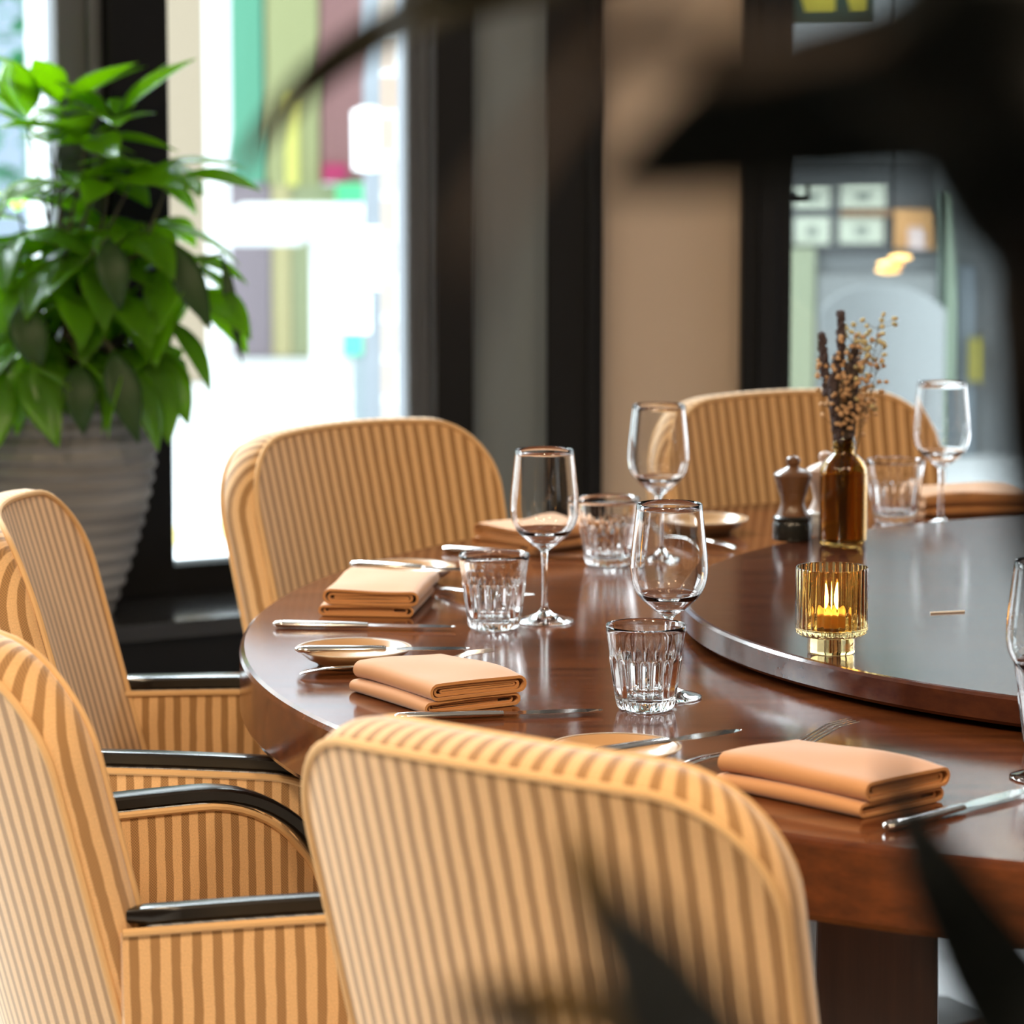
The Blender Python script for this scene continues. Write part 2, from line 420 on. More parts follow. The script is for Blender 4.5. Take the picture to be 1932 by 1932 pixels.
# white counter table
yb = 14.3; p = aty(617, 690, yb); r_ = empty('bar_table', (p.x, yb, -.02)); tag(r_, 'white pedestal table on the pavement in front of the hoarding', 'table')
def loc(u, v): w_ = aty(u, v, yb); return w_.x - p.x, w_.z + .02
tz = loc(617, 410)[1]; xl = loc(432, 0)[0]; xr = loc(690, 0)[0]
MB().box(((xl+xr)/2, 0, tz), (xr-xl, .6, .085)).build('tabletop', M_white, r_, smooth=False, bevel=.03)
MB().box(((xl + loc(578, 0)[0])/2, -.1, loc(0, 442)[1]), (loc(578, 0)[0]-xl, .4, .055)).build('shelf', M_white, r_, smooth=False, bevel=.02)
MB().lathe([(.075, .06), (.062, .12), (.062, tz - .1), (.12, tz - .04)], 24).build('post', M_white, r_)
MB().lathe([(.11, 0), (.11, .04), (.075, .06)], 24).build('base', M_white, r_)
# lantern, notice, bin by the grey pillar
r_ = empty('wall_lantern'); tag(r_, 'white globe lantern on the grey pillar outside the window', 'lantern'); lp = aty(694, 262, 11.85); r_.location = lp
MB().lathe([(.02, -.105), (.05, -.10), (.052, .09), (.02, .105)], 20).build('lamp_shade', M_white, r_)
MB().box((0, .08, .08), (.02, .14, .02)).build('bracket', M_grey, r_, smooth=False)
r_ = empty('street_notice'); tag(r_, 'white notice board with grey lettering fixed to the grey pillar', 'sign'); sp = aty(684, 487, 11.8); r_.location = sp
MB().box((0, 0, 0), (.125, .03, .20)).build('board', M_white, r_, smooth=False)
lt = MB()
for i, x in enumerate((-.035, .005, .040)):
    for z in (.035, 0, -.035): lt.box((x, -.016, z), (.022 if (z or i == 1) else .012, .002, .009))
    lt.box((x - (.009 if i != 1 else 0), -.016, 0), (.006, .002, .07))
lt.build('lettering', mat('lilac_grey_print', (.40, .38, .50), .6), r_, smooth=False)
r_ = empty('cabinet', (aty(677, 600, 11.75).x, 11.75, -.02)); tag(r_, 'white utility cabinet with a green lower door below the notice outside', 'cabinet')
za = aty(677, 556, 11.75).z + .02; zb = aty(677, 627, 11.75).z + .02; zc = aty(677, 668, 11.75).z + .02
MB().box((-.005, 0, (za+zb)/2), (.085, .08, za-zb)).build('body', M_white, r_, smooth=False, bevel=.004)
MB().box((-.02, 0, (zc+zb)/2), (.06, .075, zb-zc)).build('door', mat('green_door_paint', (.05, .38, .26), .5), r_, smooth=False)
MB().box((0, 0, zc/2), (.04, .05, zc)).build('stand', M_grey, r_, smooth=False)
# brick pier of the facade, just outside the glass
def brick():
    m = mat('pale_brickwork', (.6, .5, .45), .85); t = NT(m)
    tc = t.n('ShaderNodeTexCoord'); mp = t.n('ShaderNodeMapping'); t.l(tc.outputs['Object'], mp.inputs[0])
    mp.inputs['Rotation'].default_value = (PI/2, 0, 0)
    bk = t.n('ShaderNodeTexBrick'); bk.inputs['Scale'].default_value = 1.0
    bk.inputs['Color1'].default_value = (.44, .33, .27, 1); bk.inputs['Color2'].default_value = (.46, .42, .38, 1); bk.inputs['Mortar'].default_value = (.60, .60, .60, 1)
    bk.inputs['Brick Width'].default_value = .21; bk.inputs['Row Height'].default_value = .088; bk.inputs['Mortar Size'].default_value = .010
    t.l(mp.outputs[0], bk.inputs['Vector']); t.l(bk.outputs['Color'], t.b.inputs['Base Color']); return m
yk = 7.7; p = aty(718, 500, yk); q_ = aty(790, 500, yk)
bp = MB().box((0, 0, 1.7), (q_.x-p.x, .22, 3.4)).build('brick_pier', brick(), None, smooth=False); bp.location = ((p.x+q_.x)/2, yk + .11, -.02)
tag(bp, 'pale pink brick pier just outside the window by the dark corner post', 'pillar')
# house and tree behind the left window
hs_ = empty('house', (-4.6, 24, -.02)); tag(hs_, 'blue grey house front far behind the potted plant', 'building')
MB().box((0, 0, 3), (6, 1, 6)).build('wall', mat('blue_grey_render', (.30, .36, .44), .8), hs_, smooth=False)
for x in (-1.7, .1, 1.9):
    MB().box((x, -.52, 1.4), (.9, .08, 1.3)).build('window_frame', M_white, hs_, smooth=False)
tr = empty('street_tree', (-2.15, 17, -.02)); tag(tr, 'leafy green tree on the street behind the left window', 'tree')
MB().lathe([(.07, 0), (.05, 1.6), (.03, 2.4)], 10).build('trunk', M_stem, tr)
fl = MB(); rg = random.Random(3)
for i in range(650):
    th = rg.uniform(0, 2*PI); rr = .55*rg.random()**.5; z = rg.uniform(.75, 2.8)
    c = Vector((rr*math.cos(th), rr*math.sin(th)*.6, z)); d = Vector((rg.uniform(-1, 1), rg.uniform(-1, 1), rg.uniform(-.8, .4))).normalized()
    fl.leaf([c, c + d*.06, c + d*.13], [.004, .045, .003], (0, 0, 1) if abs(d.z) < .9 else (1, 0, 0))
fl.build('foliage', leafmat('street_tree_leaf', (.06, .30, .14), (.15, .6, .3), .4, .5), tr, solid=.001)

# beyond the glass door: opposite shop front with notices, outdoor chair, lamp reflection discs
YS = 12.5
sf = empty('shopfront', (1.4, YS, -.02)); tag(sf, 'grey shop front with a paper notice window across from the glass door', 'building')
MB().box((1.1, .2, 3.2), (5.6, .2, 6.4)).build('wall', mat('shopfront_grey', (.21, .225, .235), .7), sf, smooth=False)
MB().box((1.1, .17, 4.2), (5.6, .2, 4.4)).build('added_upper_wall', mat('pale_upper_render', (.56, .63, .64), .8), sf, smooth=False)  # unseen pale upper floor, added to brighten the lazy susan's reflection
for x in (-.2, .75): MB().box((x, .05, 2.9), (.42, .06, 1.0)).build('added_upper_window', mat('greenish_window', (.20, .34, .26), .3), sf, smooth=False)  # unseen too, green for the tint in that reflection
def sfp(u0, u1, v0, v1, ex, col, nm):
    p = aty(u0, v1, YS); q_ = aty(u1, v0, YS)
    z0 = max(p.z + .02, .0)
    MB().box(((p.x+q_.x)/2 - 1.4, .1 - ex/2, (z0 + q_.z + .02)/2), (q_.x-p.x, ex, q_.z + .02 - z0)).build(nm, mat(nm + '_paint', col, .7), sf, smooth=False)
sfp(1480, 1770, 300, 480, .02, (.09, .095, .10), 'noticeboard')
sfp(1690, 1768, 395, 470, .06, (.55, .30, .12), 'orange_panel'); sfp(1716, 1748, 430, 470, .09, (.62, .50, .48), 'pink_panel')
sfp(1590, 1690, 398, 408, .05, (.30, .17, .09), 'shelf')
sfp(1785, 1806, 360, 900, .10, (.34, .43, .33), 'pale_green_post'); sfp(1772, 1785, 360, 900, .06, (.25, .33, .28), 'post')
sfp(1486, 1540, 470, 900, .06, (.34, .38, .26), 'green_jamb'); sfp(1540, 1772, 520, 900, .04, (.27, .285, .29), 'pale_door'); sfp(1806, 1850, 500, 900, .05, (.17, .20, .23), 'dark_door')
sfp(1830, 1862, 640, 720, .09, (.30, .27, .06), 'yellow_box')
rg = random.Random(5)
M_paper = mat('pale_paper', (.56, .60, .50), .8); M_ink = mat('grey_print', (.27, .30, .26), .8)
for k, (u0, u1, v0, v1, nm) in enumerate(((1503, 1570, 346, 395, 'upper left'), (1590, 1676, 343, 394, 'upper right'), (1503, 1570, 412, 464, 'lower left'), (1588, 1672, 412, 462, 'lower right'))):
    p = aty(u0, v1, YS - .02); q_ = aty(u1, v0, YS - .02); r_ = empty('paper_notice', ((p.x+q_.x)/2, YS + .0795, (p.z+q_.z)/2))
    tag(r_, nm + ' of the four pale paper notices on the dark board outside the door', 'notice', 'paper notices outside the glass door')
    w_, h_ = q_.x-p.x, q_.z-p.z
    MB().box((0, -.0045, 0), (w_, .008, h_)).build('sheet', M_paper, r_, smooth=False)
    MB().box((0, -.0102, -h_*.02), (w_*.30, .003, h_*.36)).build('print', M_ink, r_, smooth=False)
# rounded outdoor chair
yc = 9.6; p = aty(1648, 760, yc); r_ = empty('outdoor_chair', (p.x, yc, -.02)); tag(r_, 'pale blue grey outdoor chair with a rounded back beyond the glass door', 'chair')
M_oc = mat('pale_blue_resin', (.215, .23, .235), .5)
bk = MB(); hw = .165; zt = aty(1648, 532, yc).z + .02; N = 16; vs = []; fs = []
for i in range(N + 1):
    s_ = -1 + 2*i/N; x = hw*s_; zz = zt - .06*(abs(s_)**3)
    for z in (.42, zz):
        for dy in (0, .025): vs.append((x, -.16 + dy - .06*s_*s_, z))
for i in range(N):
    a = i*4; b = a + 4
    fs += [(a, b, b+2, a+2), (a+1, a+3, b+3, b+1), (a+2, b+2, b+3, a+3), (a, a+1, b+1, b)]
fs += [(0, 2, 3, 1), (N*4, N*4+1, N*4+3, N*4+2)]
bk.add(vs, fs).build('backrest', M_oc, r_)
MB().box((0, .04, .44), (.36, .38, .03)).build('seat', M_oc, r_, smooth=False, bevel=.01)
for sx in (-1, 1):
    for sy in (-1, 1): MB().sweep([(sx*.16, .04 + sy*.16, .43), (sx*.18, .04 + sy*.19, 0)], .013).build('leg', M_oc, r_)
# glowing discs imitate interior lamps reflected in the door glass
y_ = 8.3; r_ = empty('lamp_reflection', aty(1683, 500, y_)); tag(r_, 'glowing orange discs imitating lamp reflections in the glass door', 'lamp reflection')
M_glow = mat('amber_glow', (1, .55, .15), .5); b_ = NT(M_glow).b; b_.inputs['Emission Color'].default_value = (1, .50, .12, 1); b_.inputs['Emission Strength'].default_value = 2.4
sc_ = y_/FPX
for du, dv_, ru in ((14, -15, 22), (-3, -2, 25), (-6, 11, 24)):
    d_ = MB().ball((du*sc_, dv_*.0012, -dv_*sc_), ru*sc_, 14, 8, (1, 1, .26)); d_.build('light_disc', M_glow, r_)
MB().sweep([(0, 0, .02), (0, 0, 1.3)], .003, n=6).build('added_cord', M_black, r_)  # made-up cord for the reflection discs

# ------------------------------------------------------------------ table and turntable
TC = Vector((1.0213, 4.2981, 0)); TR = 1.3508
tb = empty('round_table', TC); tag(tb, 'large round mahogany dining table with a thick edge', 'table')
MB().lathe([(TR - .012, .67), (TR - .003, .672), (TR, .678), (TR, .742), (TR - .002, .747), (TR - .006, .75)], 256).build('tabletop', M_table, tb, angle=10)
for ang in (221, 311, 41, 131):
    a = math.radians(ang); lg = MB(); c = (.84*math.cos(a), .84*math.sin(a)); vs = []
    for z, w_ in ((.003, .074), (.67, .062)):
        for sx, sy in ((-1, -1), (1, -1), (1, 1), (-1, 1)):
            vs.append((c[0] + sx*w_, c[1] + sy*w_, z))
    lg.add(vs, [(3, 2, 1, 0), (4, 5, 6, 7), (0, 1, 5, 4), (1, 2, 6, 5), (2, 3, 7, 6), (3, 0, 4, 7)])
    lg.build('leg', M_leg, tb, smooth=False, bevel=.005)
HS = .79; SR = .815
ls = empty('lazy_susan', (TC.x, TC.y, TT)); tag(ls, 'dark round wooden lazy susan turning on the middle of the table', 'lazy susan')
MB().lathe([(SR - .004, .008), (SR, .012), (SR, .036), (SR - .003, .039), (SR - .006, .04)], 256).build('disc', M_susan, ls, angle=10)
MB().lathe([(.16, .0005), (.16, .008)], 48).build('swivel', M_black, ls)

mt = MB(); c0 = at(1790, 1882, 0); c1 = at(1535, 1868, 0); c2 = at(1915, 1934, 0)
c3 = c1 + (c1 - c0)*3.2; c4 = c2 + (c2 - c0)*5
pts = [c0, c1, c3, Vector((c3.x, 3.3, 0)), Vector((c4.x, 3.3, 0)), c4]
nb = len(pts); mt.add([(p.x, p.y, .0005) for p in pts] + [(p.x, p.y, .0028) for p in pts], [tuple(range(nb))[::-1], tuple(range(nb, 2*nb))] + [(i, (i+1) % nb, nb + (i+1) % nb, nb + i) for i in range(nb)])
tag(mt.build('floor_mat', mat('dark_grey_mat', (.12, .125, .125), .7), smooth=False), 'dark grey mat on the pale floor beneath the round table', 'mat')

# ------------------------------------------------------------------ chairs
def build_chair():
    root = empty('dining_armchair')
    ZB, H, WT, WB, RC, TH = .30, .897, .246, .222, .095, .056
    def halfw(z): return WB + (WT - WB)*min(1, max(0, (z - ZB)/(H - ZB)))
    def yc(s, z):    # local y of the middle of the back's thickness, +y is towards the table
        return -.215 - (z - .45)*math.tan(math.radians(14.5)) + SAG*s*s
    SAG = .052
    NX, NZ = 36, 22
    ss = [math.sin(PI/2*(-1 + 2*i/NX)) for i in range(NX + 1)]
    def ztop(s):
        x = abs(s)*WT
        crown = -.012*s*s
        if x > WT - RC: return H - RC + math.sqrt(max(0, RC*RC - (x - (WT - RC))**2)) + crown
        return H + crown
    F = []; B = []
    for s in ss:
        zt = ztop(s); colf = []; colb = []
        for j in range(NZ + 1):
            t = j/NZ; t = 1 - (1 - t)**1.3; z = ZB + (zt - ZB)*t
            x = s*halfw(z); y = yc(s, z); ny = Vector((-2*SAG*s/halfw(z), 1, .25)).normalized()
            c = Vector((x, y, z)); puff = .006*(1 - s*s)*math.sin(PI*min(1, max(0, (z - ZB)/(zt - ZB))))
            colf.append(c + ny*(TH/2 + puff)); colb.append(c - ny*TH/2)
        F.append(colf); B.append(colb)
    def arc(s): return WT*s*(1 + .02*s*s)
    b = MB()
    for grid, flip in ((F, False), (B, True)):
        vs = [p for c in grid for p in c]; n = NZ + 1
        uv = [(arc(ss[i]) + .005, p.z) for i, c in enumerate(grid) for p in c]
        fs = [(i*n + j, (i+1)*n + j, (i+1)*n + j + 1, i*n + j + 1) for i in range(NX) for j in range(NZ)]
        b.add(vs, fs, uv)
    # boundary: up the left side, over the top, down the right
    bi = [(0, j) for j in range(NZ)] + [(i, NZ) for i in range(NX + 1)] + [(NX, j) for j in range(NZ - 1, -1, -1)]
    nb = len(bi); vs = []; uv = []
    K = 6
    for q, (i, j) in enumerate(bi):
        f, k_ = F[i][j], B[i][j]
        i0, j0 = bi[max(0, q-1)]; i1, j1 = bi[min(nb-1, q+1)]
        T = (F[i1][j1] - F[i0][j0]).normalized(); D = (f - k_).normalized(); O = T.cross(D)
        mid = Vector((0, 0, .6)); O = O if O.dot(f - Vector((0, f.y, .55))) > 0 else -O
        O.normalize()
        for k in range(K + 1):
            w_ = k/K; p = k_.lerp(f, w_) + O*.010*math.sin(PI*w_)**.7
            vs.append(p)
            side = abs(O.x)
            uv.append((arc(ss[i]) + math.copysign(1, ss[i])*side*w_*TH + .005, p.z))
    fs = [(q*(K+1) + k, (q+1)*(K+1) + k, (q+1)*(K+1) + k + 1, q*(K+1) + k + 1) for q in range(nb - 1) for k in range(K)]
    b.add(vs, fs, uv)
    bot = [F[i][0] for i in range(NX + 1)] + [B[i][0] for i in range(NX, -1, -1)]
    b.add(bot, [tuple(range(len(bot)))], [(0, 0)]*len(bot))
    back = b.build('backrest', M_fab, root, angle=60)
    for grid in (F, B):
        path = [grid[i][j] for i, j in bi]
        pb = MB().sweep([p for p in path], .0042, n=8, up=(0.02, 1, 0.01)); pb.build('piping', M_pipe, back)
    # seat
    st = MB(); n = 16; vs = []; uv = []
    def cush(z0, z1, w0, w1, y0, y1):
        g = []
        for i in range(n + 1):
            a = -1 + 2*i/n
            for j in range(n + 1):
                c = -1 + 2*j/n; e = (1 - a**4)*(1 - c**4)
                wy = w0 + (w1 - w0)*(c + 1)/2
                g.append((a*wy, y0 + (y1 - y0)*(c + 1)/2, z1 - .02 + .035*e**.5))
        return g
    g = cush(.36, .46, .20, .235, -.21, .25)
    fs = [(i*(n+1) + j, (i+1)*(n+1) + j, (i+1)*(n+1) + j + 1, i*(n+1) + j + 1) for i in range(n) for j in range(n)]
    st.add(g, fs, [(p[0] + .005, p[1]) for p in g])
    ring = [(i, 0) for i in range(n)] + [(n, j) for j in range(n)] + [(i, n) for i in range(n, 0, -1)] + [(0, j) for j in range(n, 0, -1)]
    top = [Vector(g[i*(n+1) + j]) for i, j in ring]; m_ = len(top)
    lo = [Vector((p.x, p.y, .345)) for p in top]
    st.add(top + lo, [(i, (i+1) % m_, m_ + (i+1) % m_, m_ + i) for i in range(m_)], [(p.x + p.y*.6, p.z) for p in top + lo])
    st.add(lo, [tuple(range(m_))], [(0, 0)]*m_)
    st.build('seat', M_fab, root)
    # arms: wooden rail bending down into the front post, upholstered panel below
    for sx in (-1, 1):
        def xr(y): return sx*(.236 + .120*(y + .20))
        rl = []; y0, yf, R, ZA = -.212, .035, .15, .641
        for i in range(9): y = y0 + (yf - y0)*i/8; rl.append((y, ZA - .005*max(0, i/8 - .4)**2))
        zf = rl[-1][1]
        for i in range(1, 15):
            a = PI/2*i/14; rl.append((yf + R*1.15*math.sin(a), zf - R*(1 - math.cos(a))))
        path = [(xr(y), y, z) for y, z in rl]
        tw = [.006] + [.0088]*(len(path) - 1); ww = [.005] + [.0150]*(len(path) - 1)
        MB().sweep(path, ww, tw, n=12, up=(0, .5, 1), sq=.45).build('armrest', M_arm, root, angle=30)
        # panel
        pv_ = [(y, z - .0135) for k, (y, z) in enumerate(rl)]
        pv_ = [(y - .013*max(0, min(1, (k - 8)/8)), z) for k, (y, z) in enumerate(pv_)]
        NZp = 8; vs = []; uv = []; fs = []; th = .017
        n1 = len(pv_)
        for side in (1, -1):
            for k, (y, z) in enumerate(pv_):
                for j in range(NZp + 1):
                    zz = .30 + (max(z, .33) - .30)*j/NZp
                    bul = .006*math.sin(PI*j/NZp)
                    vs.append((xr(y) + sx*side*(th + bul*(1 if side > 0 else .5)), y, zz)); uv.append((y*1.01 + .004, zz))
        w_ = NZp + 1
        for s2 in (0, 1):
            o_ = s2*n1*w_
            for k in range(n1 - 1):
                for j in range(NZp): fs.append((o_ + k*w_ + j, o_ + (k+1)*w_ + j, o_ + (k+1)*w_ + j + 1, o_ + k*w_ + j + 1))
        o_ = n1*w_
        for k in range(n1 - 1):
            fs.append((k*w_ + NZp, (k+1)*w_ + NZp, o_ + (k+1)*w_ + NZp, o_ + k*w_ + NZp)); fs.append((k*w_, o_ + k*w_, o_ + (k+1)*w_, (k+1)*w_))
        for j in range(NZp):
            k = n1 - 1
            fs.append((k*w_ + j, o_ + k*w_ + j, o_ + k*w_ + j + 1, k*w_ + j + 1)); fs.append((j, j + 1, o_ + j + 1, o_ + j))
        pan = MB().add(vs, fs, uv).build('arm_panel', M_fab, root, angle=50)
        for side in (1, -1):
            MB().sweep([(xr(y) + sx*side*(th + .001), y, max(z, .33) + .001) for y, z in pv_], .0042, n=8).build('piping', M_fab if False else M_pipe, pan)
        # front leg carries on from the rail's bend
        yb_ = rl[-1][0]; zb_ = rl[-1][1]
        MB().sweep([(xr(yb_), yb_ + .0, zb_ + .012), (xr(yb_), yb_ + .004, .30), (xr(yb_)*.97, yb_ - .01, 0)], [.0150, .0155, .012], [.0095, .013, .012], n=12, up=(0, 1, 0), sq=.45).build('leg', M_arm, root, angle=30)
        MB().sweep([(sx*.19, -.19, .36), (sx*.195, -.215, .18), (sx*.205, -.265, 0)], [.018, .016, .012], n=12, up=(0, 1, 0), sq=.45).build('leg', M_arm, root, angle=30)
    return root
CH = build_chair()
def place_chair(o, mid, deg, label):
    """mid: where the two top corners of the back have their middle; deg: the way the chair faces"""
    a = math.radians(deg); f = Vector((math.cos(a), math.sin(a), 0))
    p = Vector((mid[0], mid[1], 0)) - f*(-.215 - .38*math.tan(math.radians(14.5)) + .05)
    o.location = (p.x, p.y, .003); o.rotation_euler = (0, 0, a - PI/2)
    tag(o, label, 'chair', 'striped armchairs around the table')
SPOTS = [((.027, 2.878), 50, 'striped cream armchair in the foreground seen from behind, nearest the camera'),
         ((-.518, 3.497), 24, 'striped armchair at the lower left edge with its back beside the foreground chair'),
         ((-.578, 4.295), -1, 'striped armchair on the left with its back in front of the ribbed planter'),
         ((-.212, 5.15), -47, 'striped armchair facing us before the bright street window'),
         ((.452, 5.60), -69, 'striped armchair at the far side behind the amber bottle')]
for i, (m_, d_, l_) in enumerate(SPOTS):
    place_chair(CH if i == 0 else copy_tree(CH), m_, d_, l_)

# ------------------------------------------------------------------ glassware
def build_wineglass():
    r = empty('wine_glass')
    bowl_o = [(.0045, .088), (.009, .0925), (.0185, .099), (.0315, .111), (.0395, .124), (.0425, .139), (.0420, .158), (.0395, .182), (.0360, .2145)]
    def sm(pts, k=4):
        out = []
        n = len(pts)
        for i in range(n - 1):
            p0 = pts[max(i-1, 0)]; p1 = pts[i]; p2 = pts[i+1]; p3 = pts[min(i+2, n-1)]
            for q in range(k):
                t = q/k; f = lambda a, b, c, d: .5*((2*b) + (-a + c)*t + (2*a - 5*b + 4*c - d)*t*t + (-a + 3*b - 3*c + d)*t**3)
                out.append((max(1e-4, f(p0[0], p1[0], p2[0], p3[0])), f(p0[1], p1[1], p2[1], p3[1])))
        return out + [pts[-1]]
    foot = sm([(.0362, .0006), (.0368, .0016), (.034, .003), (.022, .0062), (.011, .0105), (.0055, .0165), (.0040, .026), (.0037, .05), (.0038, .078), (.0045, .088)])
    outer = foot[:-1] + sm(bowl_o)
    inner = [(max(1e-4, x - .0013), z + (.0028 if z < .112 else 0)) for x, z in sm(bowl_o) if z > .096]
    prof = [(.0002, .0006)] + outer + [(.0353, .2152)] + inner[::-1] + [(.0002, inner[0][1] - .0015)]
    MB().lathe(prof, 64).build('glass_body', M_glass, r, angle=80); return r
def build_tumbler():
    r = empty('water_tumbler'); n = 20*6
    H_ = .092
    ro = lambda z: .0300 + (.0437 - .0300)*(z/H_)**.9
    zs = [0, .0015, .004, .008, .014, .022, .030, .038, .046, .053, .0565, .058, .0595, .063, .070, .078, .085, .090, H_]
    outer = [(ro(z), z) for z in zs]; outer[0] = (.026, 0.0); outer[1] = (.0290, .0012)
    inner = [(ro(z) - .0030, z) for z in (.0905, .085, .075, .06, .045, .03, .016)] + [(.0265, .0125), (.020, .0105), (.0002, .0098)]
    prof = [(.0002, .0012), (.018, .0012)] + outer + [(.0430, H_ + .0006), (.0420, H_ + .0002)] + inner
    def rf(rr, z, a, j):
        if 4 <= j <= 14 and z < .0598:      # scalloped flutes on the lower two thirds
            w_ = min(1, max(0, (z - .003)/.006))
            tp = 1 if z < .0565 else max(0, (.0598 - z)/.0033)
            c = abs(math.cos(a*10)); top = .055 + .0 * c
            return rr - .0026*w_*tp*(1 - c**1.0)*1.0 + .0009*w_*tp
        if 2 <= j <= 21 and z >= .0598 and z < .080:
            return rr - .0006*(abs(math.sin(a*10)))*(1 - (z - .0598)/.0202)
        return rr
    MB().lathe(prof, n, rf).build('glass_body', M_glass, r, angle=60); return r
WG = build_wineglass(); TB = build_tumbler()
GA = 'set of wine glasses on the table'
spots = [((1261, 1316), 'wine glass standing behind the nearest tumbler beside the lazy susan edge'),
         ((1027, 1173), 'wine glass left of centre against the dark corner post'),
         ((1242, 1055), 'far wine glass in front of the tan wall panel'),
         ((1774, 996), 'wine glass at the far right beyond the amber bottle'),
         ((1975, 1468), 'wine glass cut by the right edge of the photo')]
for i, (uv_, l_) in enumerate(spots):
    o = WG if i == 0 else copy_tree(WG); p = at(*uv_, TT); o.location = (p.x, p.y, TT + .0002); o.rotation_euler = (0, 0, i*1.1); tag(o, l_, 'wine glass', GA)
spots = [((1218, 1338), 'fluted water tumbler nearest the camera in the middle of the table'),
         ((932, 1186), 'fluted water tumbler beside the left napkin and left wine glass'),
         ((1147, 1066), 'fluted water tumbler behind the left wine glass near the far napkin'),
         ((1688, 984), 'fluted water tumbler right of the amber bottle'),
         ((1990, 1412), 'fluted water tumbler cut by the right edge of the photo')]
for i, (uv_, l_) in enumerate(spots):
    o = TB if i == 0 else copy_tree(TB); p = at(*uv_, TT); o.location = (p.x, p.y, TT + .0003); o.rotation_euler = (0, 0, i*.37 + .1); tag(o, l_, 'tumbler', 'set of fluted tumblers')

# ------------------------------------------------------------------ candle holder, bottle, mills on the lazy susan
p = at(1568, 1231, HS)
r = empty('candle_holder', (p.x, p.y, HS + .0003)); tag(r, 'ribbed amber glass candle holder on the lazy susan', 'candle holder')
def rib(rr, z, a, j):
    if rr > .036 and .018 < z < .0955 and j < 14: return rr + .0011*abs(math.cos(a*16)) - .0005
    return rr
prof = [(.0002, .0015), (.021, .001), (.026, .0), (.0268, .003), (.0262, .0075), (.0268, .009), (.0262, .0145), (.0265, .0185), (.034, .0195), (.0385, .0225), (.0402, .028), (.0402, .094), (.0398, .0962), (.0390, .0962), (.0386, .094), (.0384, .030), (.036, .0275), (.0002, .0265)]
MB().lathe(prof, 32*8, rib).build('glass_cup', M_amberribs, r, angle=60)
cd = empty('tealight_candle', (p.x, p.y, HS + .0272)); tag(cd, 'lit ivory tealight candle burning inside the amber holder', 'candle')
wx_m = mat('candle_wax', (.80, .55, .28), .5, 0, **{'Subsurface Weight': .4, 'Subsurface Radius': (.02, .01, .004)})
MB().lathe([(.0002, .0004), (.0205, .0004), (.021, .0015), (.021, .014), (.0195, .0152), (.004, .0135), (.0002, .0135)], 40).build('wax', wx_m, cd)
MB().sweep([(0, 0, .013), (.0004, 0, .021)], .0007, n=6).build('wick', M_black, cd)
fm = mat('candle_flame', (1, .7, .3), .5); b_ = NT(fm).b; b_.inputs['Emission Color'].default_value = (1.0, .62, .22, 1); b_.inputs['Emission Strength'].default_value = 32
MB().lathe([(.0002, .017), (.0035, .019), (.0060, .025), (.0058, .031), (.0034, .040), (.0002, .050)], 16).build('flame', fm, cd)
fl_ = bpy.data.lights.new('flame_light', 'POINT'); fl_.energy = .8; fl_.color = (1, .55, .2); fl_.shadow_soft_size = .005
fo = bpy.data.objects.new('flame_light', fl_); COL.objects.link(fo); fo.parent = cd; fo.location = (0, 0, .032)

p = at(1590, 1029, HS)
r = empty('amber_bottle', (p.x, p.y, HS + .0003)); tag(r, 'brown amber glass bottle used as a vase on the lazy susan', 'bottle')
prof = [(.0002, .003), (.022, .002), (.027, .0), (.0305, .002), (.0322, .006), (.0322, .098), (.0312, .106), (.027, .1145), (.020, .121), (.0150, .125), (.0138, .128), (.0138, .1295), (.0158, .1305), (.0158, .1335), (.0140, .1345), (.0140, .1362), (.0158, .1372), (.0158, .1402), (.0142, .1415), (.0145, .146), (.0135, .147),
        (.0112, .1465), (.0110, .125), (.018, .118), (.0285, .104), (.0296, .097), (.0296, .009), (.026, .006), (.0002, .0055)]
MB().lathe(prof, 56).build('glass_body', M_amber, r, angle=50)
bx_, by_ = p.x, p.y
